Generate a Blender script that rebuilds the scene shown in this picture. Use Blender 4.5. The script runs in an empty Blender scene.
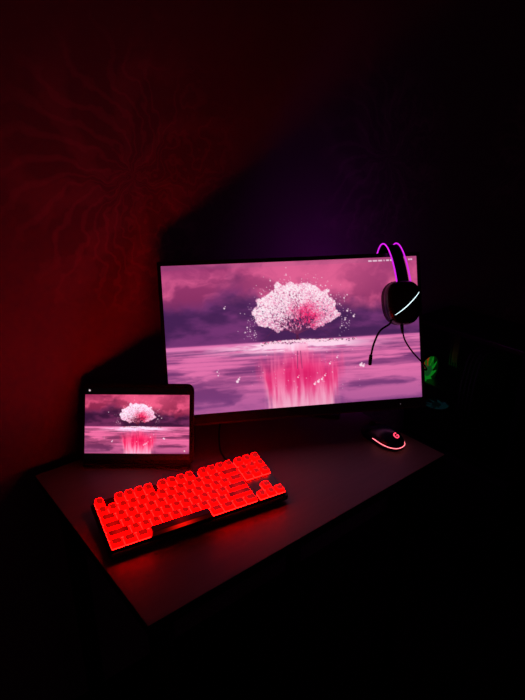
import bpy, bmesh, math, random
import numpy as np
from math import sin, cos, pi, radians, sqrt, atan2
from mathutils import Vector, Matrix

random.seed(7)
C = bpy.context.scene.collection
Z0 = 0.75                                   # height of the desk top above the floor

# ------------------------------------------------------------------ helpers
def link(name, bm, mats, parent=None, smooth=False):
    bmesh.ops.recalc_face_normals(bm, faces=bm.faces)
    me = bpy.data.meshes.new(name); bm.to_mesh(me); bm.free()
    if not isinstance(mats, (list, tuple)): mats = [mats]
    for m in mats: me.materials.append(m)
    if smooth:
        for p in me.polygons: p.use_smooth = True
        me.set_sharp_from_angle(angle=radians(38))
    o = bpy.data.objects.new(name, me); C.objects.link(o)
    if parent is not None: o.parent = parent
    return o

def thing(name, label, cat, loc=(0, 0, 0), rot=(0, 0, 0), group=None):
    o = bpy.data.objects.new(name, None); C.objects.link(o)
    o.empty_display_size = .05
    o.location = loc; o.rotation_euler = rot
    o['label'] = label; o['category'] = cat
    if group: o['group'] = group
    return o

def struct(name, bm, m):
    o = link(name, bm, m); o['kind'] = 'structure'; return o

def box(bm, c, s, bev=0.0, mat=0, seg=2, M=None):
    r = bmesh.ops.create_cube(bm, size=1.0)
    vs = r['verts']
    for v in vs: v.co = Vector((c[0] + v.co.x * s[0], c[1] + v.co.y * s[1], c[2] + v.co.z * s[2]))
    fs = list({f for v in vs for f in v.link_faces})
    for f in fs: f.material_index = mat
    if bev > 0:
        es = list({e for v in vs for e in v.link_edges})
        g = bmesh.ops.bevel(bm, geom=es, offset=bev, segments=seg, affect='EDGES', profile=.5)
        vs = list({v for f in g['faces'] for v in f.verts} | {v for v in vs if v.is_valid})
        for f in {f for v in vs for f in v.link_faces}: f.material_index = mat
    if M is not None:
        for v in vs: v.co = M @ v.co
    return vs

def rrect(w, d, r, n=3, cx=0, cy=0):
    r = min(r, w / 2 - 1e-5, d / 2 - 1e-5)
    out = []
    for (sx, sy, a0) in ((1, 1, 0), (-1, 1, 90), (-1, -1, 180), (1, -1, 270)):
        for k in range(n + 1):
            a = radians(a0 + 90 * k / n)
            out.append((cx + sx * (w / 2 - r) + r * cos(a), cy + sy * (d / 2 - r) + r * sin(a)))
    return out

def loft(bm, loops, cap0=True, cap1=True, closed=True, mats=None, capmat=0):
    rows = [[bm.verts.new(p) for p in lp] for lp in loops]
    n = len(rows[0])
    for i in range(len(rows) - 1):
        for k in range(n if closed else n - 1):
            f = bm.faces.new((rows[i][k], rows[i][(k + 1) % n], rows[i + 1][(k + 1) % n], rows[i + 1][k]))
            if mats: f.material_index = mats[i]
    if cap0: bm.faces.new(rows[0][::-1]).material_index = capmat if mats is None else mats[0]
    if cap1: bm.faces.new(rows[-1]).material_index = capmat if mats is None else mats[-1]
    return rows

def tube(bm, pts, r, n=8, mat=0):
    pts = [Vector(p) for p in pts]
    rr = r if isinstance(r, (list, tuple)) else [r] * len(pts)
    t0 = (pts[1] - pts[0]).normalized()
    a = Vector((0, 0, 1)) if abs(t0.z) < .9 else Vector((1, 0, 0))
    nrm = t0.cross(a).normalized()
    loops = []
    for i, p in enumerate(pts):
        t = (pts[min(i + 1, len(pts) - 1)] - pts[max(i - 1, 0)]).normalized()
        nrm = (nrm - t * nrm.dot(t)).normalized(); b = t.cross(nrm)
        loops.append([p + (nrm * cos(2 * pi * k / n) + b * sin(2 * pi * k / n)) * rr[i] for k in range(n)])
    loft(bm, loops, mats=[mat] * (len(loops)))

def spline(ctrl, n=8):
    P = [Vector(p) for p in ctrl]; P = [2 * P[0] - P[1]] + P + [2 * P[-1] - P[-2]]
    out = []
    for i in range(1, len(P) - 2):
        for k in range(n):
            t = k / n; a, b, c, d = P[i - 1:i + 3]
            out.append(.5 * ((2 * b) + (c - a) * t + (2 * a - 5 * b + 4 * c - d) * t * t + (3 * b - a - 3 * c + d) * t ** 3))
    out.append(P[-2]); return out

def disc(bm, c, ax, r, h, n=24, mat=0):
    ax = Vector(ax).normalized(); a = ax.orthogonal().normalized(); b = ax.cross(a); c = Vector(c)
    loft(bm, [[c + ax * s * h / 2 + (a * cos(2 * pi * k / n) + b * sin(2 * pi * k / n)) * r for k in range(n)] for s in (-1, 1)], mats=[mat, mat])

# ------------------------------------------------------------------ materials
def mat(name, col, rough=.5, metal=0.0, spec=.5, emit=None, es=1.0):
    m = bpy.data.materials.new(name); m.use_nodes = True
    b = m.node_tree.nodes['Principled BSDF']
    b.inputs['Base Color'].default_value = (*col, 1)
    b.inputs['Roughness'].default_value = rough
    b.inputs['Metallic'].default_value = metal
    b.inputs['Specular IOR Level'].default_value = spec
    if emit:
        b.inputs['Emission Color'].default_value = (*emit, 1)
        b.inputs['Emission Strength'].default_value = es
    return m

class NT:
    def __init__(s, m): s.t = m.node_tree; s.b = s.t.nodes['Principled BSDF']
    def n(s, typ, **kw):
        x = s.t.nodes.new(typ)
        for k, v in kw.items(): setattr(x, k, v)
        return x
    def put(s, sock, v):
        if isinstance(v, bpy.types.NodeSocket): s.t.links.new(v, sock)
        else: sock.default_value = v
    def math(s, op, a, b=0.0, c=0.0):
        x = s.n('ShaderNodeMath', operation=op)
        s.put(x.inputs[0], a); s.put(x.inputs[1], b); s.put(x.inputs[2], c)
        return x.outputs[0]
    def mix(s, f, a, b):
        x = s.n('ShaderNodeMix', data_type='RGBA')
        s.put(x.inputs[0], f); s.put(x.inputs[6], (*a, 1) if isinstance(a, tuple) else a); s.put(x.inputs[7], (*b, 1) if isinstance(b, tuple) else b)
        return x.outputs[2]
    def smooth(s, v, a, b):
        x = s.n('ShaderNodeMapRange', interpolation_type='SMOOTHSTEP')
        s.put(x.inputs[0], v); x.inputs[1].default_value = a; x.inputs[2].default_value = b
        return x.outputs[0]

black_plastic = mat('black_plastic', (.010, .010, .011), .42)
satin_black = mat('satin_black', (.006, .006, .008), .3)
matte_black = mat('matte_black', (.008, .008, .009), .7)
gloss_black = mat('gloss_black', (.007, .007, .012), .16)
mouse_shell = mat('mouse_shell', (.009, .009, .045), .25)  # black shell; the screen's blue-violet reflection is put into its base colour
strap_fabric = mat('strap_fabric', (.003, .003, .003), .95, spec=.1)
rubber = mat('rubber', (.008, .008, .008), .85)
leather = mat('padded_leatherette', (.010, .009, .010), .55)
dark_metal = mat('dark_metal', (.03, .03, .034), .4, .8)
tablet_metal = mat('tablet_metal', (.03, .03, .034), .5, .8)
grey_metal = mat('grey_metal', (.35, .36, .38), .35, .9)
fin_metal = mat('fin_metal', (.20, .21, .23), .4, .8)
pcb = mat('circuit_board', (.012, .016, .014), .6)

# desk laminate: dark warm brown with a faint grain
desk_mat = mat('desk_laminate', (.28, .2, .18), .45, spec=.3)
t = NT(desk_mat)
tc = t.n('ShaderNodeTexCoord'); mp = t.n('ShaderNodeMapping'); mp.inputs['Scale'].default_value = (4, 60, 20)
t.t.links.new(tc.outputs['Object'], mp.inputs[0])
nz = t.n('ShaderNodeTexNoise'); nz.inputs['Scale'].default_value = 2.0; nz.inputs['Detail'].default_value = 5
t.t.links.new(mp.outputs[0], nz.inputs['Vector'])
t.put(t.b.inputs['Base Color'], t.mix(nz.outputs[0], (.155, .14, .108), (.205, .185, .142)))

# wallpaper with large curled blossoms
def wallpaper():
    m = mat('blossom_wallpaper', (.5, .4, .4), .75, spec=.15)
    t = NT(m)
    tc = t.n('ShaderNodeTexCoord')
    nz = t.n('ShaderNodeTexNoise'); nz.inputs['Scale'].default_value = 5.0; nz.inputs['Detail'].default_value = 4.0
    t.t.links.new(tc.outputs['Object'], nz.inputs['Vector'])
    nz2 = t.n('ShaderNodeTexNoise'); nz2.inputs['Scale'].default_value = 14.0; nz2.inputs['Detail'].default_value = 3.0
    t.t.links.new(tc.outputs['Object'], nz2.inputs['Vector'])
    sx = t.n('ShaderNodeSeparateXYZ'); t.t.links.new(tc.outputs['Object'], sx.inputs[0])
    X = t.math('WRAP', t.math('SUBTRACT', sx.outputs[0], FLOWER[0]), .42, -.42)
    Y = t.math('WRAP', t.math('SUBTRACT', sx.outputs[2], FLOWER[1]), .42, -.42)
    n1 = t.math('SUBTRACT', nz.outputs[0], .5); n2 = t.math('SUBTRACT', nz2.outputs[0], .5)
    X = t.math('MULTIPLY_ADD', n1, .26, X); Y = t.math('MULTIPLY_ADD', n2, .16, Y)
    r = t.math('SQRT', t.math('ADD', t.math('MULTIPLY', X, X), t.math('MULTIPLY', Y, Y)))
    th = t.math('ARCTAN2', Y, X)
    a1 = t.math('ADD', t.math('MULTIPLY', th, 7.0), t.math('MULTIPLY_ADD', r, 22.0, t.math('MULTIPLY', n1, 9.0)))
    p1 = t.smooth(t.math('SINE', a1), .0, .9)
    a2 = t.math('ADD', t.math('MULTIPLY', th, 23.0), t.math('MULTIPLY_ADD', r, -40.0, t.math('MULTIPLY', n2, 24.0)))
    p2 = t.smooth(t.math('SINE', a2), .3, 1.0)
    fall = t.math('SUBTRACT', 1.0, t.smooth(r, .16, .34))
    pat = t.math('MULTIPLY', t.math('MULTIPLY_ADD', p2, .55, t.math('MULTIPLY', p1, .45)), fall)
    pat = t.math('MULTIPLY_ADD', n1, .5, pat)
    t.put(t.b.inputs['Base Color'], t.mix(pat, WALL_A, WALL_B))
    return m

FLOWER = (.30, 1.335)
WALL_A = (.185, .13, .18); WALL_B = (.33, .22, .28)
wall_mat = wallpaper()
plain_wall = mat('plain_wall', (.25, .18, .2), .8)
floor_mat = mat('dark_carpet', (.012, .010, .010), .95, spec=.1)
t = NT(floor_mat); nz = t.n('ShaderNodeTexNoise'); nz.inputs['Scale'].default_value = 180
t.put(t.b.inputs['Base Color'], t.mix(nz.outputs[0], (.008, .006, .006), (.018, .014, .014)))
ceil_mat = mat('ceiling_paint', (.3, .27, .27), .9)

# ------------------------------------------------------------------ room
WY = .548                                   # inner face of the wall behind the desk
XL, XR, YF, ZC = -1.4, 2.1, -2.2, 2.5
def wallbox(name, lo, hi, m):
    bm = bmesh.new()
    box(bm, [(a + b) / 2 for a, b in zip(lo, hi)], [b - a for a, b in zip(lo, hi)])
    return struct(name, bm, m)
wallbox('wall_back', (XL, WY, 0), (XR, WY + .1, ZC), wall_mat)
wallbox('wall_right', (XR, YF, 0), (XR + .1, WY + .1, ZC), plain_wall)
wallbox('wall_left', (XL - .1, YF, 0), (XL, WY + .1, ZC), plain_wall)
wallbox('floor', (XL - .1, YF, -.1), (XR + .1, WY + .1, 0), floor_mat)
wallbox('ceiling', (XL - .1, YF, ZC), (XR + .1, WY + .1, ZC + .1), ceil_mat)

# ------------------------------------------------------------------ desk
W, D = .7550, .5025
desk = thing('desk', 'small dark desk with bare laminate top against the wallpapered wall', 'desk', (W / 2, D / 2, 0))
bm = bmesh.new(); box(bm, (0, 0, Z0 - .011), (W, D, .022), .0015)
bm.normal_update()
for f in bm.faces: f.material_index = 0 if f.normal.z > .5 else 1
link('desk_top', bm, [desk_mat, matte_black], desk)
bm = bmesh.new()
box(bm, (0, D / 2 - .05, Z0 - .062), (W - .12, .018, .08), .002)
link('apron', bm, matte_black, desk)
for sx in (-1, 1):
    for sy in (-1, 1):
        bm = bmesh.new()
        box(bm, (sx * (W / 2 - .045), sy * (D / 2 - .05), (Z0 - .022) / 2), (.035, .035, Z0 - .022), .003)
        link('leg', bm, matte_black, desk)

# ------------------------------------------------------------------ the picture on the two screens
def srgb(c):
    c = np.asarray(c, float) / 255.0
    return np.where(c <= .04045, c / 12.92, ((c + .055) / 1.055) ** 2.4)

def vnoise(x, y, seed):
    rs = np.random.RandomState(seed); g = rs.rand(64, 64)
    xi = np.floor(x).astype(int); yi = np.floor(y).astype(int); fx = x - xi; fy = y - yi
    fx = fx * fx * (3 - 2 * fx); fy = fy * fy * (3 - 2 * fy)
    a = g[yi % 64, xi % 64]; b = g[yi % 64, (xi + 1) % 64]; c = g[(yi + 1) % 64, xi % 64]; d = g[(yi + 1) % 64, (xi + 1) % 64]
    return (a * (1 - fx) + b * fx) * (1 - fy) + (c * (1 - fx) + d * fx) * fy
def fbm(x, y, seed, o=5):
    s = 0; a = .5; t = 0
    for i in range(o):
        s = s + a * vnoise(x * 2 ** i + 7.3 * i, y * 2 ** i + 3.1 * i, seed + i); t += a; a *= .55
    return s / t
def sst(a, b, x):
    t = np.clip((x - a) / (b - a), 0, 1); return t * t * (3 - 2 * t)

def paint(PW=496, PH=280):
    u, v = np.meshgrid((np.arange(PW) + .5) / PW, (np.arange(PH) + .5) / PH)
    x = u * 1.7778
    def L(a, b, t): return np.asarray(a, float) * (1 - t[..., None]) + np.asarray(b, float) * t[..., None]
    # clouds
    w1 = fbm(x * 3, v * 4, 11); w2 = fbm(x * 3 + 9, v * 4 + 5, 21)
    cl = fbm(x * 3.4 + 2.2 * w1, v * 5.0 + 2.2 * w2, 31, 6)
    sky = L((132, 46, 96), (226, 96, 146), sst(.30, .70, cl))
    sky = L(sky, (196, 76, 134), .35 * sst(.35, .0, v) * np.ones_like(u))
    sky = L(sky, (228, 100, 148), .55 * np.exp(-((u - .60) / .24) ** 2 - ((v - .14) / .2) ** 2))
    edge = .33 + .24 * (fbm(x * 2.1, v * 2.2, 41) - .5) * 2 - .10 * np.exp(-((u - .27) / .08) ** 2) + .09 * sst(.62, .85, u)
    dark = sst(-.08, .10, v - edge + .10 * (fbm(x * 6, v * 7, 45) - .5))
    dk = L((66, 32, 82), (112, 50, 112), sst(.35, .75, fbm(x * 4, v * 11, 51)))
    sky = L(sky, dk, .95 * dark)
    sky = L(sky, (140, 48, 104), .6 * np.exp(-((v - .02) / .06) ** 2) * sst(.40, .05, u))
    # water
    dep = np.clip((v - .545) / .455, 0, 1)
    yy = np.log(.10 + dep) * 3.2
    st = fbm(x * 2.4 + 1.1 * fbm(x * 3, yy, 61), yy * 2.0 + .5 * fbm(x * 4, yy * 2, 65), 71, 6)
    water = L((122, 56, 114), (226, 112, 170), sst(.28, .70, st))
    water = L(water, (112, 62, 128), .40 * sst(.45, 1.0, dep))
    water = L(water, (232, 132, 188), .65 * sst(.16, .0, dep) * sst(.25, .65, fbm(x * 5, v * 55, 81)))
    band = np.exp(-((u - .50) / .23) ** 2) * np.exp(-((v - .580) / .036) ** 2)
    water = L(water, (255, 212, 236), np.clip(2.0 * band * sst(.15, .55, fbm(x * 9, v * 50, 91)), 0, 1))
    # reflection of the crown
    ln = .336 + .040 * sst(.62, 1, v); rn = .690 - .036 * sst(.62, 1, v)
    jit = .022 * (vnoise(u * 110, v * 5, 101) - .5)
    stre = fbm(u * 70, v * 5, 121, 4)
    inside = sst(-.012, .025, u + jit - ln) * sst(-.012, .025, rn - u - jit) * sst(.60, .80, v + .16 * (stre - .5) + .07 * np.exp(-((u - .515) / .07) ** 2))
    rc = L((228, 44, 112), (250, 110, 160), sst(.3, .72, stre))
    cen = np.exp(-((u - .52) / .11) ** 2)
    rc = L(rc, (255, 186, 212), np.clip(sst(.78, 1.02, v + .16 * (stre - .5)) * .9, 0, 1))
    rc = L(rc, (228, 20, 96), .6 * cen * np.exp(-((v - .77) / .09) ** 2))
    water = L(water, rc, .90 * inside)
    img = L(sky, water, sst(.541, .549, v))
    img = L(img, (225, 110, 175), .55 * np.exp(-((v - .548) / .008) ** 2))
    rs = np.random.RandomState(5)
    def dot(cu, cv, r, col, a=1.0, sq=1.0):
        px, py = cu * PW, cv * PH
        x0, x1 = int(max(0, px - r - 2)), int(min(PW, px + r + 3)); y0, y1 = int(max(0, py - r - 2)), int(min(PH, py + r + 3))
        if x1 <= x0 or y1 <= y0: return
        gx, gy = np.meshgrid(np.arange(x0, x1) + .5, np.arange(y0, y1) + .5)
        m = a * np.clip(r + .5 - np.sqrt((gx - px) ** 2 + ((gy - py) * sq) ** 2), 0, 1)
        img[y0:y1, x0:x1] = img[y0:y1, x0:x1] * (1 - m[..., None]) + np.asarray(col, float) * m[..., None]
    def line(p, q, r0, r1, col, a=1.0):
        n = int(max(2, np.hypot((p[0] - q[0]) * PW, (p[1] - q[1]) * PH)))
        for k in range(n + 1):
            s = k / n; dot(p[0] + (q[0] - p[0]) * s, p[1] + (q[1] - p[1]) * s, r0 + (r1 - r0) * s, col, a)
    # trunk reflection
    line((.503, .62), (.50, .74), 1.0, .8, (110, 40, 90), .5); line((.515, .62), (.518, .74), 1.0, .7, (110, 40, 90), .5)
    # island
    for k in range(900):
        cu = .505 + rs.randn() * .10
        if not .36 < cu < .74: continue
        cv = .552 + abs(rs.randn()) * .008 * (1 if cu < .6 else .8) - .012 * np.exp(-((cu - .5) / .12) ** 2)
        c = [(255, 214, 230), (240, 120, 170), (90, 36, 70), (60, 26, 56)][rs.choice(4, p=[.4, .2, .25, .15])]
        dot(cu, cv, rs.uniform(.6, 2.2), c, .9, 1.6)
    # crown: back blossoms, branches, then front blossoms
    def incrown():
        while True:
            a = rs.uniform(-1, 1); b = rs.uniform(-1, .62)
            wob = .05 * sin(11 * a + 2) + .04 * sin(23 * a)
            if b < 0:
                ok = a * a + (b * (1 + wob)) ** 2 < 1
            else:
                ok = b < .34 * (1 - abs(a) ** 2.0) + .07 + .6 * wob and abs(a) < 1 - .18 * b
                if b > .0 and rs.rand() < .78 * np.exp(-(a / .42) ** 2): ok = False
            if ok: break
        return .506 + a * .166, .385 + b * .235, a, b, a * a + b * b
    def blossom(n, rmin, rmax, al, c0, c1):
        for k in range(n):
            cu, cv, a, b, rr = incrown()
            cv += .010 * sin(cu * 90 + 3 * b); cu += .008 * sin(cv * 70)
            core = np.exp(-((a - .24) / .34) ** 2 - ((b + .02) / .36) ** 2)
            core = np.clip(core * 1.25 - .15 + rs.randn() * .2, 0, 1)
            lit = np.clip(.62 - .42 * b - .15 * a + .2 * rr + rs.randn() * .25, 0, 1)
            base = np.array(c0, float) * (1 - lit) + np.array(c1, float) * lit
            col = base * (1 - core) + np.array((238, 40, 108)) * core
            dot(cu, cv, rs.uniform(rmin, rmax), col, al)
    blossom(1500, 1.4, 3.0, .85, (206, 96, 152), (248, 190, 216))
    root = (.507, .545)
    def branch(p, ang, ln, r, d):
        q = (p[0] + ln * sin(ang), p[1] - ln * 1.78 * cos(ang))
        line(p, q, r, r * .7, (104, 40, 82), .8)
        if d > 0:
            for da in ((-.42, .36) if d < 3 else (-.75, -.25, .28, .8)):
                branch(q, ang + da + rs.randn() * .12, ln * rs.uniform(.68, .85), r * .62, d - 1)
    line((.503, .552), (.506, .50), 2.3, 1.9, (84, 30, 68)); line((.512, .552), (.506, .50), 1.6, 1.5, (84, 30, 68))
    for da, ln_ in ((-.95, .055), (-.5, .06), (0, .06), (.45, .06), (.95, .055)): branch((.506, .50), da, ln_, 1.3, 3)
    blossom(2600, .5, 1.4, .95, (242, 150, 192), (255, 244, 250))
    for da in (-1.15, -.75, -.35, .05, .4, .8, 1.2):
        branch((.506, .50), da, .040, 1.2, 2)
    for k in range(420):
        cu, cv, a, b, rr = incrown()
        if b > .05: continue
        dot(cu, cv, rs.uniform(.5, 1.2), (255, 226, 238) if a < .1 or b < -.4 else (248, 120, 170), .95)
    for k in range(300):
        cu = .53 + rs.randn() * .085
        if .37 < cu < .74: dot(cu, .552 - .010 * np.exp(-((cu - .5) / .12) ** 2) + abs(rs.randn()) * .010, rs.uniform(.8, 2.0), (255, 214, 232), .85, 1.7)
    # drifting petals
    for k in range(210):
        s = rs.choice((-1, 1)); ang = rs.uniform(-.25, 1.5) if rs.rand() < .75 else rs.uniform(-.5, 0)
        rad = 1.06 + abs(rs.randn()) * .16
        cu = .512 + s * .160 * rad * cos(ang); cv = .42 - .262 * rad * sin(ang)
        if cv > .53: continue
        dot(cu, cv, rs.choice((.45, .6, .8, 1.3), p=(.45, .3, .17, .08)), (255, 222, 236), .85)
    for k in range(46):
        dot(.30 + .45 * rs.rand(), .60 + .3 * rs.rand(), rs.uniform(.4, .9), (255, 205, 225), .8)
    for cu, cv, r in ((.262, .80, 2.6), (.268, .785, 1.9), (.228, .30, 1.6), (.755, .744, 3.0), (.765, .752, 2.4), (.58, .84, 2.6), (.565, .855, 2.2), (.595, .825, 2.0),
                      (.608, .80, 1.6), (.63, .72, 1.7), (.66, .68, 1.5), (.735, .40, 2.0), (.71, .36, 1.8), (.70, .42, 1.4), (.70, .27, 1.4), (.187, .725, 1.2), (.19, .75, 1.2), (.50, .80, 1.4)):
        dot(cu, cv, r, (255, 224, 238), .95); dot(cu + .004, cv - .012, r * .55, (255, 214, 230), .9)
    return img

def screen_mesh(name, img, w, h, surf, parent, strength=1.0):
    """flat-coloured display: one quad per picture element, its colour in a face-corner attribute"""
    PH, PW = img.shape[:2]
    uu, vv = np.meshgrid(np.linspace(-w / 2, w / 2, PW + 1), np.linspace(h / 2, -h / 2, PH + 1))
    co = surf(uu, vv).reshape(-1, 3)
    idx = np.arange((PH + 1) * (PW + 1)).reshape(PH + 1, PW + 1)
    q = np.stack([idx[:-1, :-1], idx[1:, :-1], idx[1:, 1:], idx[:-1, 1:]], -1).reshape(-1, 4)
    me = bpy.data.meshes.new(name)
    me.vertices.add(len(co)); me.vertices.foreach_set('co', co.astype(np.float32).ravel())
    me.loops.add(q.size); me.loops.foreach_set('vertex_index', q.astype(np.int32).ravel())
    me.polygons.add(len(q)); me.polygons.foreach_set('loop_start', np.arange(0, q.size, 4, dtype=np.int32))
    me.update(calc_edges=True); me.validate()
    at = me.attributes.new('display_colour', 'FLOAT_COLOR', 'POINT')
    lin = srgb(np.clip(img, 0, 255))
    pad = np.pad(lin, ((0, 1), (0, 1), (0, 0)), mode='edge')
    at.data.foreach_set('color', np.concatenate([pad, np.ones(pad.shape[:2] + (1,))], -1).astype(np.float32).ravel())
    m = mat(name + '_light', (.003, .003, .003), .35, spec=.3)
    t = NT(m); a = t.n('ShaderNodeAttribute', attribute_name='display_colour')
    t.put(t.b.inputs['Emission Color'], a.outputs['Color']); t.b.inputs['Emission Strength'].default_value = strength
    me.materials.append(m)
    o = bpy.data.objects.new(name, me); C.objects.link(o); o.parent = parent
    return o

picture = paint()

# ------------------------------------------------------------------ monitor
MO = Vector((.5696, .306, .2459 + Z0)); MYAW, MTILT = -.5133, .3449
RM = Matrix.Rotation(MYAW, 4, 'Z') @ Matrix.Rotation(-MTILT, 4, 'X')      # panel axes: x right, -y out of the screen, z up
SAG = .006
def curve_y(u): return SAG * (1 - (u / .2985) ** 2)                       # gently curved screen, its middle set back
foot = MO + (Matrix.Rotation(MYAW, 4, 'Z') @ Vector((0, .085, 0)))
monitor = thing('computer_monitor', 'large dark monitor showing a pink blossom tree, standing at the back of the desk', 'monitor', (foot.x, foot.y, Z0), (0, 0, MYAW))
inv = Matrix.Rotation(-MYAW, 4, 'Z') @ Matrix.Translation(Vector((-foot.x, -foot.y, -Z0)))
MP = inv @ Matrix.Translation(MO) @ RM                                    # panel -> monitor's own space
def place(bm, M):
    for v in bm.verts: v.co = M @ v.co

bar = picture.copy()
def dash(u0, u1, v0, v1, col=(245, 215, 232), a=.8):
    H, W_ = bar.shape[:2]
    x0, x1, y0, y1 = int(u0 * W_), max(int(u0 * W_) + 1, int(u1 * W_)), int(v0 * H), max(int(v0 * H) + 1, int(v1 * H))
    bar[y0:y1, x0:x1] = bar[y0:y1, x0:x1] * (1 - a) + np.asarray(col, float) * a
bar[:9] = bar[:9] * .86 + np.array((120, 90, 120)) * .14
for a_, b_ in ((.806, .820), (.823, .842), (.846, .861), (.868, .871), (.878, .890), (.894, .912), (.968, .975), (.977, .985)):
    dash(a_, b_, .020, .031)
def msurf(uu, vv):
    y = SAG * (1 - (uu / .2985) ** 2)
    P = np.stack([uu, y, vv, np.ones_like(uu)], -1)
    return (P @ np.array(MP).T)[..., :3]
screen = screen_mesh('screen', bar, .597, .336, msurf, monitor)
screen['label'] = 'lit screen with a pink blossom tree over purple water'

# housing: curved slab with a thicker back
bm = bmesh.new(); N = 28
def hsec(u):
    y = curve_y(min(abs(u), .2985)); e = 1 - min(1, abs(u) / .305) ** 4
    dt = .010 + .030 * e
    return [(u, y + .0008, -.190), (u, y + .0008, .1765), (u, y + .010, .1775), (u, y + .012 + dt * .45, .150), (u, y + .014 + dt, .05),
            (u, y + .014 + dt, -.10), (u, y + .012 + dt * .45, -.175), (u, y + .008, -.192)]
loft(bm, [hsec(-.3065 + .613 * k / N) for k in range(N + 1)])
place(bm, MP); link('rear_housing', bm, satin_black, monitor)
bm = bmesh.new()                                                           # narrow rim and the deeper lower bezel
def rim(u0, u1, v0, v1, y0=-.0022, y1=.0015):
    n = max(2, int(abs(u1 - u0) / .02))
    loft(bm, [[(u, curve_y(min(abs(u), .2985)) + yy, vv) for yy, vv in ((y0, v0), (y0, v1), (y1, v1), (y1, v0))] for u in [u0 + (u1 - u0) * k / n for k in range(n + 1)]])
rim(-.3065, .3065, .1683, .1772); rim(-.3065, .3065, -.192, -.1683); rim(-.3065, -.2988, -.1683, .1683); rim(.2988, .3065, -.1683, .1683)
place(bm, MP); link('bezel', bm, satin_black, monitor)
bm = bmesh.new(); n = 24
loft(bm, [[(u, curve_y(min(abs(u), .2985)) + yy, vv) for yy, vv in ((-.0035, -.1925), (-.0035, -.1895), (.004, -.1895), (.004, -.1925))] for u in [-.3065 + .613 * k / n for k in range(n + 1)]])
place(bm, MP); link('lower_trim', bm, mat('trim_plastic', (.05, .045, .045), .35), monitor)
bm = bmesh.new(); disc(bm, (.243, -.0015, -.1805), (0, 1, 0), .0013, .001, 12)
place(bm, MP); pl = link('power_light', bm, mat('power_light', (.2, .2, .2), .4, emit=(.5, .42, .5), es=.12), monitor)
# stand
bm = bmesh.new()
q0 = MP @ Vector((0, .056, 0)); 
box(bm, (q0.x, q0.y + .012, q0.z - .01), (.07, .05, .09), .006); link('tilt_hinge', bm, dark_metal, monitor)
bm = bmesh.new()
hx, hy = q0.x, q0.y + .028
pts = [(hx, hy + .012, .008), (hx, hy + .016, .10), (hx, hy + .008, q0.z)]
loft(bm, [[(x + sx, y + sy, z) for sx, sy in rrect(.052, .022, .009)] for x, y, z in pts])
link('stand_neck', bm, dark_metal, monitor)
for ex, ey in ((-.165, -.03), (.125, -.055)):
    bm = bmesh.new()
    a = Vector((hx, hy + .012, .007)); b = Vector((ex, ey, .0045)); dr = (b - a).normalized(); sd = Vector((-dr.y, dr.x, 0))
    loft(bm, [[p + sd * s * w_ + Vector((0, 0, h)) for s, h in ((-1, -h_), (1, -h_), (1, h_), (-1, h_))] for p, w_, h_ in ((a - dr * .01, .02, .007), ((a + b) / 2, .016, .0055), (b, .011, .0042))])
    link('stand_foot', bm, dark_metal, monitor)

# ------------------------------------------------------------------ tablet
TYAW, TTILT = -.6908, .4309
tablet = thing('tablet', 'black tablet propped upright, showing the same blossom tree, in front of the monitor', 'tablet', (.1862, .3938, Z0 + .0048), (0, 0, TYAW))
RT = Matrix.Rotation(-TTILT, 4, 'X')
bm = bmesh.new()
sh = rrect(.2476, .1785, .015, 6, 0, .1785 / 2)
sh2 = rrect(.2440, .1749, .0135, 6, 0, .1785 / 2)
loft(bm, [[(x, y_, z) for x, z in s_] for s_, y_ in ((sh2, 0), (sh, .0012), (sh, .0062), (sh2, .0074))])
place(bm, RT); link('body', bm, tablet_metal, tablet, True)
bm = bmesh.new()
g1 = rrect(.2436, .1745, .0133, 6, 0, .1785 / 2)
loft(bm, [[(x, y_, z) for x, z in g1] for y_ in (-.0009, .0004)])
place(bm, RT); link('glass_front', bm, mat('tablet_bezel', (.006, .006, .008), .45, spec=.2), tablet)
TW, TH = 232, 156
timg = np.zeros((TH, TW, 3)) + 2
cw, ch = 231, 128
ys = (np.arange(ch) + .5) / ch * picture.shape[0]; xs = (np.arange(cw) + .5) / cw * picture.shape[1]
sm = np.zeros((ch, cw, 3))
for dy in (-.6, 0, .6):
    for dx in (-.6, 0, .6):
        sm += picture[np.clip(ys + dy, 0, 279).astype(int)][:, np.clip(xs + dx, 0, 495).astype(int)] / 9
lum = sm.mean(-1, keepdims=True)
sm = sm * np.concatenate([np.full_like(lum, .98), .94 + 0 * lum, np.clip(.62 + .36 * lum / 235, 0, 1)], -1) + np.array((0, 6, 6))
sm = np.clip((sm - 95) * 1.22 + 92, 0, 255)
top = 15
timg[top:top + ch, 0:cw] = sm
yy_, xx_ = np.meshgrid(np.arange(TH) + .5, np.arange(TW) + .5, indexing='ij')
for (cx_, cy_, r_, c_) in ((10, 6.0, 2.1, (235, 205, 210)), (221, 137, 1.6, (250, 225, 230)), (38, top + 6, 0, 0)):
    m_ = np.clip(r_ + .5 - np.hypot(xx_ - cx_, yy_ - cy_), 0, 1)[..., None]; timg = timg * (1 - m_) + np.asarray(c_) * m_
def tsurf(uu, vv):
    P = np.stack([uu, np.full_like(uu, -.0012), vv + .0903, np.ones_like(uu)], -1)
    return (P @ np.array(RT).T)[..., :3]
o = screen_mesh('tablet_screen', timg, .2312, .1566, tsurf, tablet)
o['label'] = 'lit tablet screen with the blossom tree between black bars'
bm = bmesh.new(); disc(bm, (0, -.001, .1740), (0, 1, 0), .0016, .0006, 14); place(bm, RT); link('front_camera', bm, satin_black, tablet)
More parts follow.
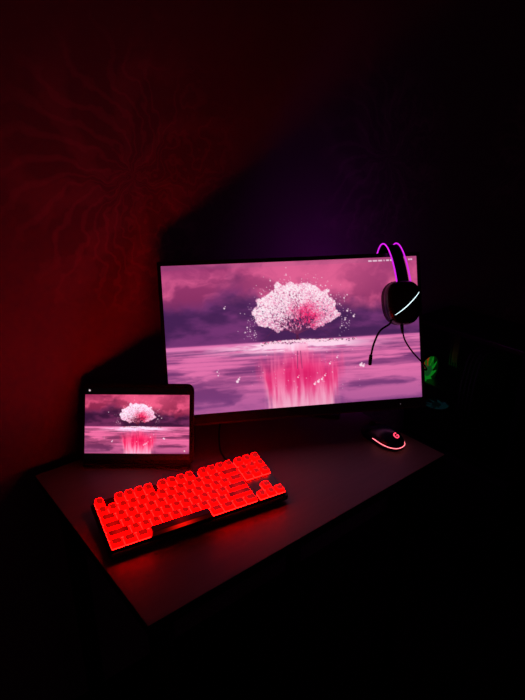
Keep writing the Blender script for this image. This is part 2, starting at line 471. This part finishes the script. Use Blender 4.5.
# folding support behind it, reaching down to the desk
bm = bmesh.new()
hz = .1785 * .55; a0 = RT @ Vector((0, .0085, hz))
bb = Vector((0, a0.y + .030, -.0035))
dv = bb - a0; nn = Vector((0, -dv.z, dv.y)).normalized() * .0016
loft(bm, [[p + n_ + Vector((sx * .09, 0, 0)) for sx, n_ in ((-1, -nn), (1, -nn), (1, nn), (-1, nn))] for p in (a0, bb)])
for v in bm.verts: v.co.x = v.co.x * .6 - .045
link('support_flap', bm, leather, tablet)
bm = bmesh.new(); 
box(bm, (0, .0035, -.0002), (.236, .014, .006), .001); link('cover_hinge', bm, leather, tablet)

# ------------------------------------------------------------------ keyboard
KT = radians(6.5); KR = -.1818
kb = thing('keyboard', 'compact black keyboard glowing bright red under every key', 'keyboard', (.2027, .1947, Z0 + .0112), (KT, 0, KR))
def keymat(name, top, hi, lo, fall):
    m = mat(name, (.12, .006, .004), .4, spec=.3)
    t = NT(m); tc = t.n('ShaderNodeTexCoord'); sx = t.n('ShaderNodeSeparateXYZ'); t.t.links.new(tc.outputs['Object'], sx.inputs[0])
    d = t.math('DIVIDE', sx.outputs[0], fall); g = t.math('EXPONENT', t.math('MULTIPLY', t.math('MULTIPLY', d, d), -1.0))
    t.put(t.b.inputs['Emission Strength'], t.math('MULTIPLY_ADD', g, hi - lo, lo))
    t.b.inputs['Emission Color'].default_value = (*top, 1)
    return m
KC = (1, .0001, .00008)
skirt = keymat('glowing_key_skirt', KC, 19.0, 14.0, .016)
captop = keymat('dim_key_top', (1, .004, .002), .50, .15, .012)
rimmat = mat('glowing_key_rim', (.1, .01, .01), .4, emit=(1, .0034, .0026), es=19)
space_m = keymat('dark_spacebar', (1, .006, .002), .10, .008, .012)
space_f = keymat('dark_spacebar_front', (1, .006, .002), .9, .02, .020)
bm = bmesh.new()
loft(bm, [[(x, y, z) for x, y in rrect(.358 - 2 * i_, .1385 - 2 * i_, .006 - i_, 4)] for z, i_ in ((0, .003), (.003, 0), (.0108, 0), (.0125, .0018))])
link('case', bm, black_plastic, kb, True)
bm = bmesh.new()
loft(bm, [[(x, y, z) for x, y in rrect(.3495, .1275, .003, 3)] for z in (.0120, .0182)])
link('switch_plate', bm, satin_black, kb)
for sx in (-1, 1):
    bm = bmesh.new(); box(bm, (sx * .135, .062, -.0085), (.022, .006, .0188), .0015); link('tilt_foot', bm, rubber, kb)
    bm = bmesh.new(); box(bm, (sx * .150, -.062, -.0010), (.020, .008, .0040), .0008); link('rubber_pad', bm, rubber, kb)
U_ = .01905; UY = .0206
cache = {}
def keymesh(w, row):
    key = (round(w, 2), row)
    if key in cache: return cache[key]
    h = (.0085, .0085, .0090, .0098, .0108, .0112)[row]; tl = (.06, .05, .02, -.02, -.08, -.12)[row]
    bw = w * U_ - .0012; bd = UY - .0012
    bm = bmesh.new()
    lv = ((0, 0, 0), (.0015, .0003, 0), (h * .80, .0021, .0004), (h * .97, .0027, .0006), (h, .0030, .0002))
    L_ = []
    for z, ins, sh_ in lv:
        L_.append([(x, y + sh_, .0184 + z + (tl * -y if z > h * .7 else 0)) for x, y in rrect(bw - 2 * ins, bd - 1.75 * ins, .0016 + ins * .35, 3)])
    space = w > 4
    loft(bm, L_, mats=[1, 0, 0, 0, 2] if not space else [1, 0, 2, 2, 2])
    me = bpy.data.meshes.new('spacebar' if space else 'keycap')
    bmesh.ops.recalc_face_normals(bm, faces=bm.faces); bm.to_mesh(me); bm.free()
    for m in ((space_f, space_f, space_m) if space else (skirt, rimmat, captop)): me.materials.append(m)
    cache[key] = me; return me
X0 = -9.125; rows_y = [-2.62, -1.62, -.62, .38, 1.38, 2.62]
rows = [
    [(0, 1.25), (1.25, 1.25), (2.5, 1.25), (3.75, 6.25), (10, 1.25), (11.25, 1.25), (12.5, 1.25), (13.75, 1.25), (15.25, 1), (16.25, 1), (17.25, 1)],
    [(0, 2.25)] + [(2.25 + k, 1) for k in range(10)] + [(12.25, 2.75), (16.25, 1)],
    [(0, 1.75)] + [(1.75 + k, 1) for k in range(11)] + [(12.75, 2.25)],
    [(0, 1.5)] + [(1.5 + k, 1) for k in range(12)] + [(13.5, 1.5)] + [(15.25 + k, 1) for k in range(3)],
    [(k, 1) for k in range(13)] + [(13, 2)] + [(15.25 + k, 1) for k in range(3)],
    [(0, 1)] + [(2 + k, 1) for k in range(4)] + [(6.5 + k, 1) for k in range(4)] + [(11 + k, 1) for k in range(4)] + [(15.25 + k, 1) for k in range(3)],
]
rows_y = [-2.60, -1.60, -.60, .40, 1.40, 2.52]
for r, keys in enumerate(rows):
    for x, w in keys:
        me = keymesh(w, r)
        o = bpy.data.objects.new(me.name.split('.')[0], me); C.objects.link(o); o.parent = kb
        o.location = ((X0 + x + w / 2) * U_, rows_y[r] * UY, 0)
        if w > 4: o['label'] = 'mostly unlit dark spacebar'
# lead from the back of the case towards the monitor
bm = bmesh.new()
Mk = Matrix.Translation(Vector((.2027, .1947, Z0 + .0112))) @ Matrix.Rotation(KR, 4, 'Z') @ Matrix.Rotation(KT, 4, 'X')
wp = [Mk @ Vector((.118, .0685, .006)), Vector((.345, .262, Z0 + .010)), Vector((.352, .288, Z0 + .0030)), Vector((.362, .325, Z0 + .0030)), Vector((.390, .372, Z0 + .0030)), Vector((.421, .415, Z0 + .0030)), Vector((.470, .470, Z0 + .0030)), Vector((.520, .490, Z0 + .0030))]
tube(bm, [Mk.inverted() @ p for p in spline(wp)], .0021)
link('cable', bm, rubber, kb, True)

# ------------------------------------------------------------------ mouse
mouse = thing('computer_mouse', 'small black mouse with pink light strip and glowing emblem, at the desk edge', 'mouse', (.6905, .1300, Z0), (0, 0, radians(-2)))
MA, MB_ = .0315, .0585
def mpl(th, rho):
    c, s = cos(th), sin(th); e = 2.5
    k = (abs(c / MA) ** e + abs(s / MB_) ** e) ** (-1 / e)
    x, y = rho * k * c, rho * k * s
    x *= 1 - .07 * math.exp(-((y - .010) / .02) ** 2)
    return x, y
def mz(rho, y):
    hump = .0285 * (1 - .22 * (y + .012) / .06 * (1 if y > -.012 else .5) - (.10 * ((y + .012) / .05) ** 2 if y > -.012 else .0))
    return .0105 + hump * max(0, 1 - rho ** 2.5) ** .62
bm = bmesh.new(); NT_ = 48
prof = [.02, .15, .3, .45, .58, .7, .8, .88, .94, .975, 1.0]
lps = []
for rho in prof: lps.append([(*mpl(2 * pi * k / NT_, rho), mz(rho, mpl(2 * pi * k / NT_, rho)[1])) for k in range(NT_)])
for rho, z in ((1.0, .0085), (.97, .004), (.93, .0012), (.90, .0006)): lps.append([(*mpl(2 * pi * k / NT_, rho), z) for k in range(NT_)])
loft(bm, lps); link('shell', bm, mouse_shell, mouse, True)
strip = mat('pink_light_strip', (.3, .1, .1), .4, emit=(1, .16, .21), es=2.6)
bm = bmesh.new()
tube(bm, [(*[c * 1.004 for c in mpl(radians(a), 1.0)], .0100 + .0045 * abs(cos(radians(a)))**2) for a in np.linspace(172, 368, 44)], .0009, 6)
link('light_strip', bm, strip, mouse)
def onshell(x, y, up=.0004):
    th = atan2(y, x); k = mpl(th, 1.0); rho = min(.99, math.hypot(x, y) / math.hypot(*k)); return (x, y, mz(rho, y) + up)
bm = bmesh.new(); ang = np.linspace(50, 335, 22); R_ = .0056
tube(bm, [onshell(R_ * cos(radians(a)), -.0400 + R_ * sin(radians(a))) for a in ang], .0012, 6)
tube(bm, [onshell(R_ * cos(radians(335)) + .0004, -.0400 + R_ * sin(radians(335))), onshell(R_ * .95, -.0400), onshell(R_ * .1, -.0400)], .0010, 6)
link('emblem', bm, mat('red_emblem', (.3, .02, .03), .4, emit=(1, .045, .10), es=2.6), mouse)
bm = bmesh.new(); disc(bm, (0, .033, mz(.35, .033) - .004), (1, 0, 0), .0085, .006, 22); link('scroll_wheel', bm, rubber, mouse, True)
for sx in (-1, 1):
    bm = bmesh.new()
    ps = [onshell(sx * x_, y_, .0007) for x_, y_ in ((.0048, .052), (.0048, .040), (.0048, .025), (.0048, .008), (.012, .006), (.022, .007))]
    tube(bm, spline(ps, 4), .0005, 5); link('button_seam', bm, matte_black, mouse)

# ------------------------------------------------------------------ headset hanging over the monitor's top edge
HO = MO + RM @ Vector((.248, 0, .0))
headset = thing('headset', 'black headset with two purple lit hoops hanging on the monitor corner', 'headset', HO)
def H(u, n, v):                                         # panel coordinates -> headset's own space (n: out of the screen)
    return (RM @ Vector((u - .248, -n, v)))
hoop_m = mat('purple_hoop_light', (.1, .02, .1), .4, emit=(.62, .014, .72), es=1.25)
def arc(hw, hh, n=40, c=-.035, v0=.10):
    return [(c + hw * cos(pi * k / n), v0 + hh * sin(pi * k / n) ** 1.6) for k in range(n + 1)]
for u in (.2295, .2625):
    bm = bmesh.new()
    tube(bm, [H(u, n_, v_) for n_, v_ in [(.046, .090)] + arc(.081, .1035) + [(-.116, .090)]], .0017, 8)
    link('headband_hoop', bm, hoop_m, headset, True)
bm = bmesh.new()
A_ = [(.043, .088)] + arc(.0765, .0990) + [(-.113, .088)]
lp = []
for i, (n_, v_) in enumerate(A_):
    p, q = A_[max(0, i - 1)], A_[min(len(A_) - 1, i + 1)]; tn = Vector((q[0] - p[0], q[1] - p[1])).normalized(); nr = Vector((-tn.y, tn.x))
    lp.append([H(.246 + s * .0140, n_ + nr.x * e * .0013, v_ + nr.y * e * .0013) for s, e in ((-1, -1), (1, -1), (1, 1), (-1, 1))])
loft(bm, lp); link('headband_strap', bm, strap_fabric, headset)
led = mat('white_light_strip', (.3, .3, .3), .4, emit=(.70, .92, 1.0), es=1.6)
wall_glow = mat('added_purple_wall_glow', (.3, .1, .3), .4, emit=(.8, .03, 1.0), es=190)  # unseen strip behind the monitor, added to throw the purple glow on the wall
for sgn, nc in ((1, .034), (-1, -.108)):
    # rounded outer shell, slightly egg shaped
    bm = bmesh.new(); K = 40
    def ring(s_, n_, cx=.2445, cv=.0585):
        out = []
        for k in range(K):
            a = 2 * pi * k / K; c, s = cos(a), sin(a); e = 2.6
            rr = (abs(c / .0425) ** e + abs(s / .0515) ** e) ** (-1 / e)
            out.append(H(cx + rr * s_ * c * (1 + .06 * s), nc + sgn * n_, cv + rr * s_ * s))
        return out
    loft(bm, [ring(.90, -.006), ring(.985, -.004), ring(1.0, .004), ring(.97, .012), ring(.88, .0185), ring(.7, .0225), ring(.4, .0245), ring(.1, .025)])
    cup = link('ear_cup', bm, satin_black, headset, True)
    bm = bmesh.new()
    loft(bm, [ring(.84, -.005), ring(.96, -.009), ring(1.0, -.016), ring(.97, -.023), ring(.85, -.0265), ring(.62, -.025), ring(.55, -.018), ring(.5, -.016)])
    link('ear_pad', bm, leather, cup, True)
    bm = bmesh.new()
    pts = []
    for k in range(17):
        s = -.72 + k / 16 * 1.72
        u_ = .2445 + .0370 * s; v_ = .0555 + .0290 * s + .006 * (s * s - 1)
        rel = (abs((u_ - .2445) / .0425) ** 2.6 + abs((v_ - .0585) / .0515) ** 2.6) ** (1 / 2.6)
        pts.append(H(u_, nc + sgn * (.0006 + np.interp(rel, (.1, .4, .7, .88, .97, 1), (.025, .0245, .0225, .0185, .012, .004))), v_))
    tube(bm, pts, [  .0005 + .0005 * sin(pi * k / 16) for k in range(17)], 6)
    link('light_strip', bm, led if sgn > 0 else wall_glow, cup)  # front cup: lit strip; back cup: strip added for the wall glow
    bm = bmesh.new()                                     # socket block where the hoops meet the cup
    loft(bm, [[H(.246 + x, nc + sgn * y, z) for x, y in rrect(.046 - .01 * (z > .1), .014, .004)] for z in (.088, .1005, .104)])
    link('hoop_socket', bm, satin_black, cup)
bm = bmesh.new()
bpts = spline([H(.216, .034, .022), H(.205, .052, .012), H(.179, .060, -.002), H(.163, .060, -.030), H(.1545, .060, -.058)])
tube(bm, bpts, .0023, 8); boom = link('microphone_boom', bm, rubber, headset, True)
bm = bmesh.new()
tube(bm, [H(.1552, .060, -.054), H(.1547, .060, -.056), H(.1530, .060, -.066), H(.1515, .060, -.076), H(.1514, .060, -.078)], [.0030, .0039, .0042, .0040, .0026], 12)
link('microphone', bm, rubber, boom, True)
bm = bmesh.new()
tube(bm, [H(.2405, .036, .012), H(.2400, .038, .000), H(.2402, .040, -.012)], [.0045, .004, .0026], 10)
link('strain_relief', bm, rubber, headset, True)
bm = bmesh.new()
hc = spline([H(.2400, .039, .0), H(.2420, .046, -.026), H(.2570, .050, -.054), H(.2830, .046, -.083), H(.3060, .014, -.100), H(.3115, -.002, -.104), H(.3095, -.026, -.106), H(.285, -.062, -.112)])
tube(bm, hc, .0019, 8); link('cable', bm, rubber, headset, True)

# ------------------------------------------------------------------ computer tower on a low stand, right of the desk
TX0, TX1, TY0, TY1, TZ0, TZ1 = 1.30, 1.52, .10, .515, Z0 - .375, Z0 + .070
low = thing('low_stand', 'low black stand carrying the computer tower beside the desk', 'stand', ((TX0 + TX1) / 2, (TY0 + TY1) / 2, 0))
hx2, hy2 = (TX1 - TX0) / 2 + .03, (TY1 - TY0) / 2 + .015
bm = bmesh.new(); box(bm, (0, 0, TZ0 - .014), (2 * hx2, 2 * hy2, .024), .003); link('shelf_top', bm, matte_black, low)
for sx in (-1, 1):
    bm = bmesh.new(); box(bm, (sx * (hx2 - .012), 0, (TZ0 - .026) / 2), (.022, 2 * hy2 - .01, TZ0 - .026), .002); link('side_panel', bm, matte_black, low)
tw = thing('computer_tower', 'black computer tower with glass side and green glowing fan, right of the monitor', 'computer', ((TX0 + TX1) / 2, (TY0 + TY1) / 2, TZ0))
ox, oy, oz = (TX0 + TX1) / 2, (TY0 + TY1) / 2, TZ0
def tb(name, lo, hi, m, parent=tw, bev=.002):
    bm = bmesh.new()
    box(bm, [(a + b) / 2 - o_ for a, b, o_ in zip(lo, hi, (ox, oy, oz))], [b - a for a, b in zip(lo, hi)], bev)
    return link(name, bm, m, parent)
fz = TZ0 + .012
tb('top_panel', (TX0, TY0, TZ1 - .016), (TX1, TY1, TZ1), black_plastic)
tb('floor_panel', (TX0, TY0, fz), (TX1, TY1, fz + .014), black_plastic)
tb('front_panel', (TX0, TY0, fz + .014), (TX1, TY0 + .020, TZ1 - .016), black_plastic)
tb('rear_panel', (TX0, TY1 - .006, fz + .014), (TX1, TY1, TZ1 - .016), black_plastic, bev=.001)
tb('side_panel', (TX1 - .006, TY0 + .02, fz + .014), (TX1, TY1 - .006, TZ1 - .016), black_plastic, bev=.001)
tb('power_supply_shroud', (TX0 + .006, TY0 + .022, fz + .0145), (TX1 - .007, TY1 - .007, fz + .085), matte_black)
for sx in (TX0 + .03, TX1 - .03):
    for sy in (TY0 + .04, TY1 - .04):
        bm = bmesh.new(); disc(bm, (sx - ox, sy - oy, .0058), (0, 0, 1), .014, .0124, 18); link('rubber_foot', bm, rubber, tw)
glass = bpy.data.materials.new('smoked_glass'); glass.use_nodes = True
nt = glass.node_tree; nt.nodes.clear()
out = nt.nodes.new('ShaderNodeOutputMaterial'); mx = nt.nodes.new('ShaderNodeMixShader'); fr = nt.nodes.new('ShaderNodeFresnel'); fr.inputs[0].default_value = 1.45
tr = nt.nodes.new('ShaderNodeBsdfTransparent'); tr.inputs[0].default_value = (.72, .72, .74, 1)
gl = nt.nodes.new('ShaderNodeBsdfGlossy'); gl.inputs['Roughness'].default_value = .05
nt.links.new(fr.outputs[0], mx.inputs[0]); nt.links.new(tr.outputs[0], mx.inputs[1]); nt.links.new(gl.outputs[0], mx.inputs[2]); nt.links.new(mx.outputs[0], out.inputs[0])
tb('glass_panel', (TX0, TY0 + .021, fz + .0145), (TX0 + .004, TY1 - .0065, TZ1 - .0165), glass, bev=.0005)
tb('motherboard', (TX1 - .016, .26, Z0 - .245), (TX1 - .0125, .500, Z0 + .03), pcb, bev=0)
gpu = tb('graphics_card', (TX0 + .055, .235, Z0 - .225), (TX1 - .017, .500, Z0 - .180), satin_black, bev=.004)
for y_ in (.428, .438, .448, .458):
    tb('memory_stick', (TX1 - .060, y_ - .003, Z0 - .135), (TX1 - .0165, y_ + .003, Z0 - .01), fin_metal, bev=.001)
co_ = tb('processor_cooler', (TX1 - .110, .395, Z0 - .095), (TX1 - .0165, .418, Z0 + .010), fin_metal, bev=.002)
for i, y_ in enumerate((.285, .300, .315, .330)):
    bm = bmesh.new(); tube(bm, spline([(TX0 + .03 - ox, y_ - oy, Z0 - .275 - oz), (TX0 + .040 - ox, y_ - oy, Z0 - .20 - oz), (TX0 + .055 - ox, y_ + .004 - oy, Z0 - .10 - oz), (TX0 + .10 - ox, y_ + .01 - oy, Z0 - .03 - oz), (TX1 - .017 - ox, y_ + .01 - oy, Z0 - .03 - oz)], 6), .0028, 8)
    link('power_lead', bm, mat('grey_sleeving', (.30, .30, .32), .6), tw, True)
def fan(c, ax, R, cols, hub_c, es, nb=9):
    ax = Vector(ax); a = ax.orthogonal().normalized() if abs(ax.y) < .5 else Vector((1, 0, 0)); b = ax.cross(a)
    c = Vector(c) - Vector((ox, oy, oz))
    bm = bmesh.new(); n = 36
    for k in range(1): 
        lo_ = [[c + ax * z + (a * cos(2 * pi * k / n) + b * sin(2 * pi * k / n)) * r for k in range(n)] for r, z in ((R, -.011), (R + .005, -.011), (R + .005, .011), (R, .011), (R, -.011))]
        loft(bm, lo_, False, False)
    fr_ = link('cooling_fan', bm, black_plastic, tw)
    bm = bmesh.new(); disc(bm, c, ax, R * .36, .018, 24); link('hub', bm, mat('fan_hub', (.1, .1, .1), .5, emit=hub_c, es=es * .3), fr_)
    ms = [mat('fan_blade_light', (.05, .06, .05), .5, emit=cl, es=es) for cl in cols]
    for k in range(nb):
        t0 = 2 * pi * k / nb; bm = bmesh.new(); rowsv = []
        for i in range(5):
            r = R * (.34 + .62 * i / 4); tw_ = t0 + .12 * i / 4
            rw = []
            for j in range(5):
                an = tw_ + (j / 4 - .5) * (2 * pi / nb) * 1.0
                rw.append(c + ax * (.010 * (j / 4 - .5) * 1.4) + (a * cos(an) + b * sin(an)) * r)
            rowsv.append(rw)
        top_ = [[p + ax * .0008 for p in rw] for rw in rowsv]; bot_ = [[p - ax * .0008 for p in rw] for rw in rowsv]
        loops = [t_ + b_[::-1] for t_, b_ in zip(top_, bot_)]
        loft(bm, loops); link('fan_blade', bm, ms[k % len(ms)], fr_)
    bm = bmesh.new(); disc(bm, c - ax * .0095, ax, R * .99, .002, 32)
    link('light_diffuser', bm, mat('fan_diffuser_light', (.05, .06, .05), .6, emit=cols[0], es=es * .45), fr_)
    return fr_
GR, OR_, YG = (.01, .55, .03), (.75, .06, .008), (.25, .8, .05)
fan((1.372, .490, Z0 - .140), (0, -1, 0), .056, [GR, GR, OR_, OR_, YG, GR, GR, GR, GR], (.05, .6, .1), .55)
fan((1.372, .432, TZ0 + .112), (0, 0, 1), .044, [(.01, .12, .13), (.02, .10, .14)], (.01, .1, .1), .12)

# ------------------------------------------------------------------ world and camera
w = bpy.data.worlds.new('night'); bpy.context.scene.world = w; w.use_nodes = True
w.node_tree.nodes['Background'].inputs[0].default_value = (.65, .22, .40, 1)
w.node_tree.nodes['Background'].inputs[1].default_value = .02

cx, cy, cz, yaw, pit, rol, f = -.2676, -.6121, .7212 + Z0, -.676, .3934, -.0011, 575.94
fw = Vector((-sin(yaw) * cos(pit), cos(yaw) * cos(pit), -sin(pit)))
rt = Vector((cos(yaw), sin(yaw), 0)); up = rt.cross(fw)
r2 = rt * cos(rol) + up * sin(rol); u2 = r2.cross(fw)
cam = bpy.data.cameras.new('camera'); co = bpy.data.objects.new('camera', cam); C.objects.link(co)
co.matrix_world = Matrix(((r2.x, u2.x, -fw.x, cx), (r2.y, u2.y, -fw.y, cy), (r2.z, u2.z, -fw.z, cz), (0, 0, 0, 1)))
cam.sensor_fit = 'HORIZONTAL'; cam.sensor_width = 36; cam.lens = f * 36 / 525; cam.clip_start = .02
sc = bpy.context.scene; sc.camera = co
sc.view_settings.view_transform = 'Standard'; sc.view_settings.look = 'None'
sc.view_settings.exposure = 0; sc.view_settings.gamma = 1; sc.view_settings.use_curve_mapping = False
sc.cycles.use_denoising = True; sc.cycles.max_bounces = 6
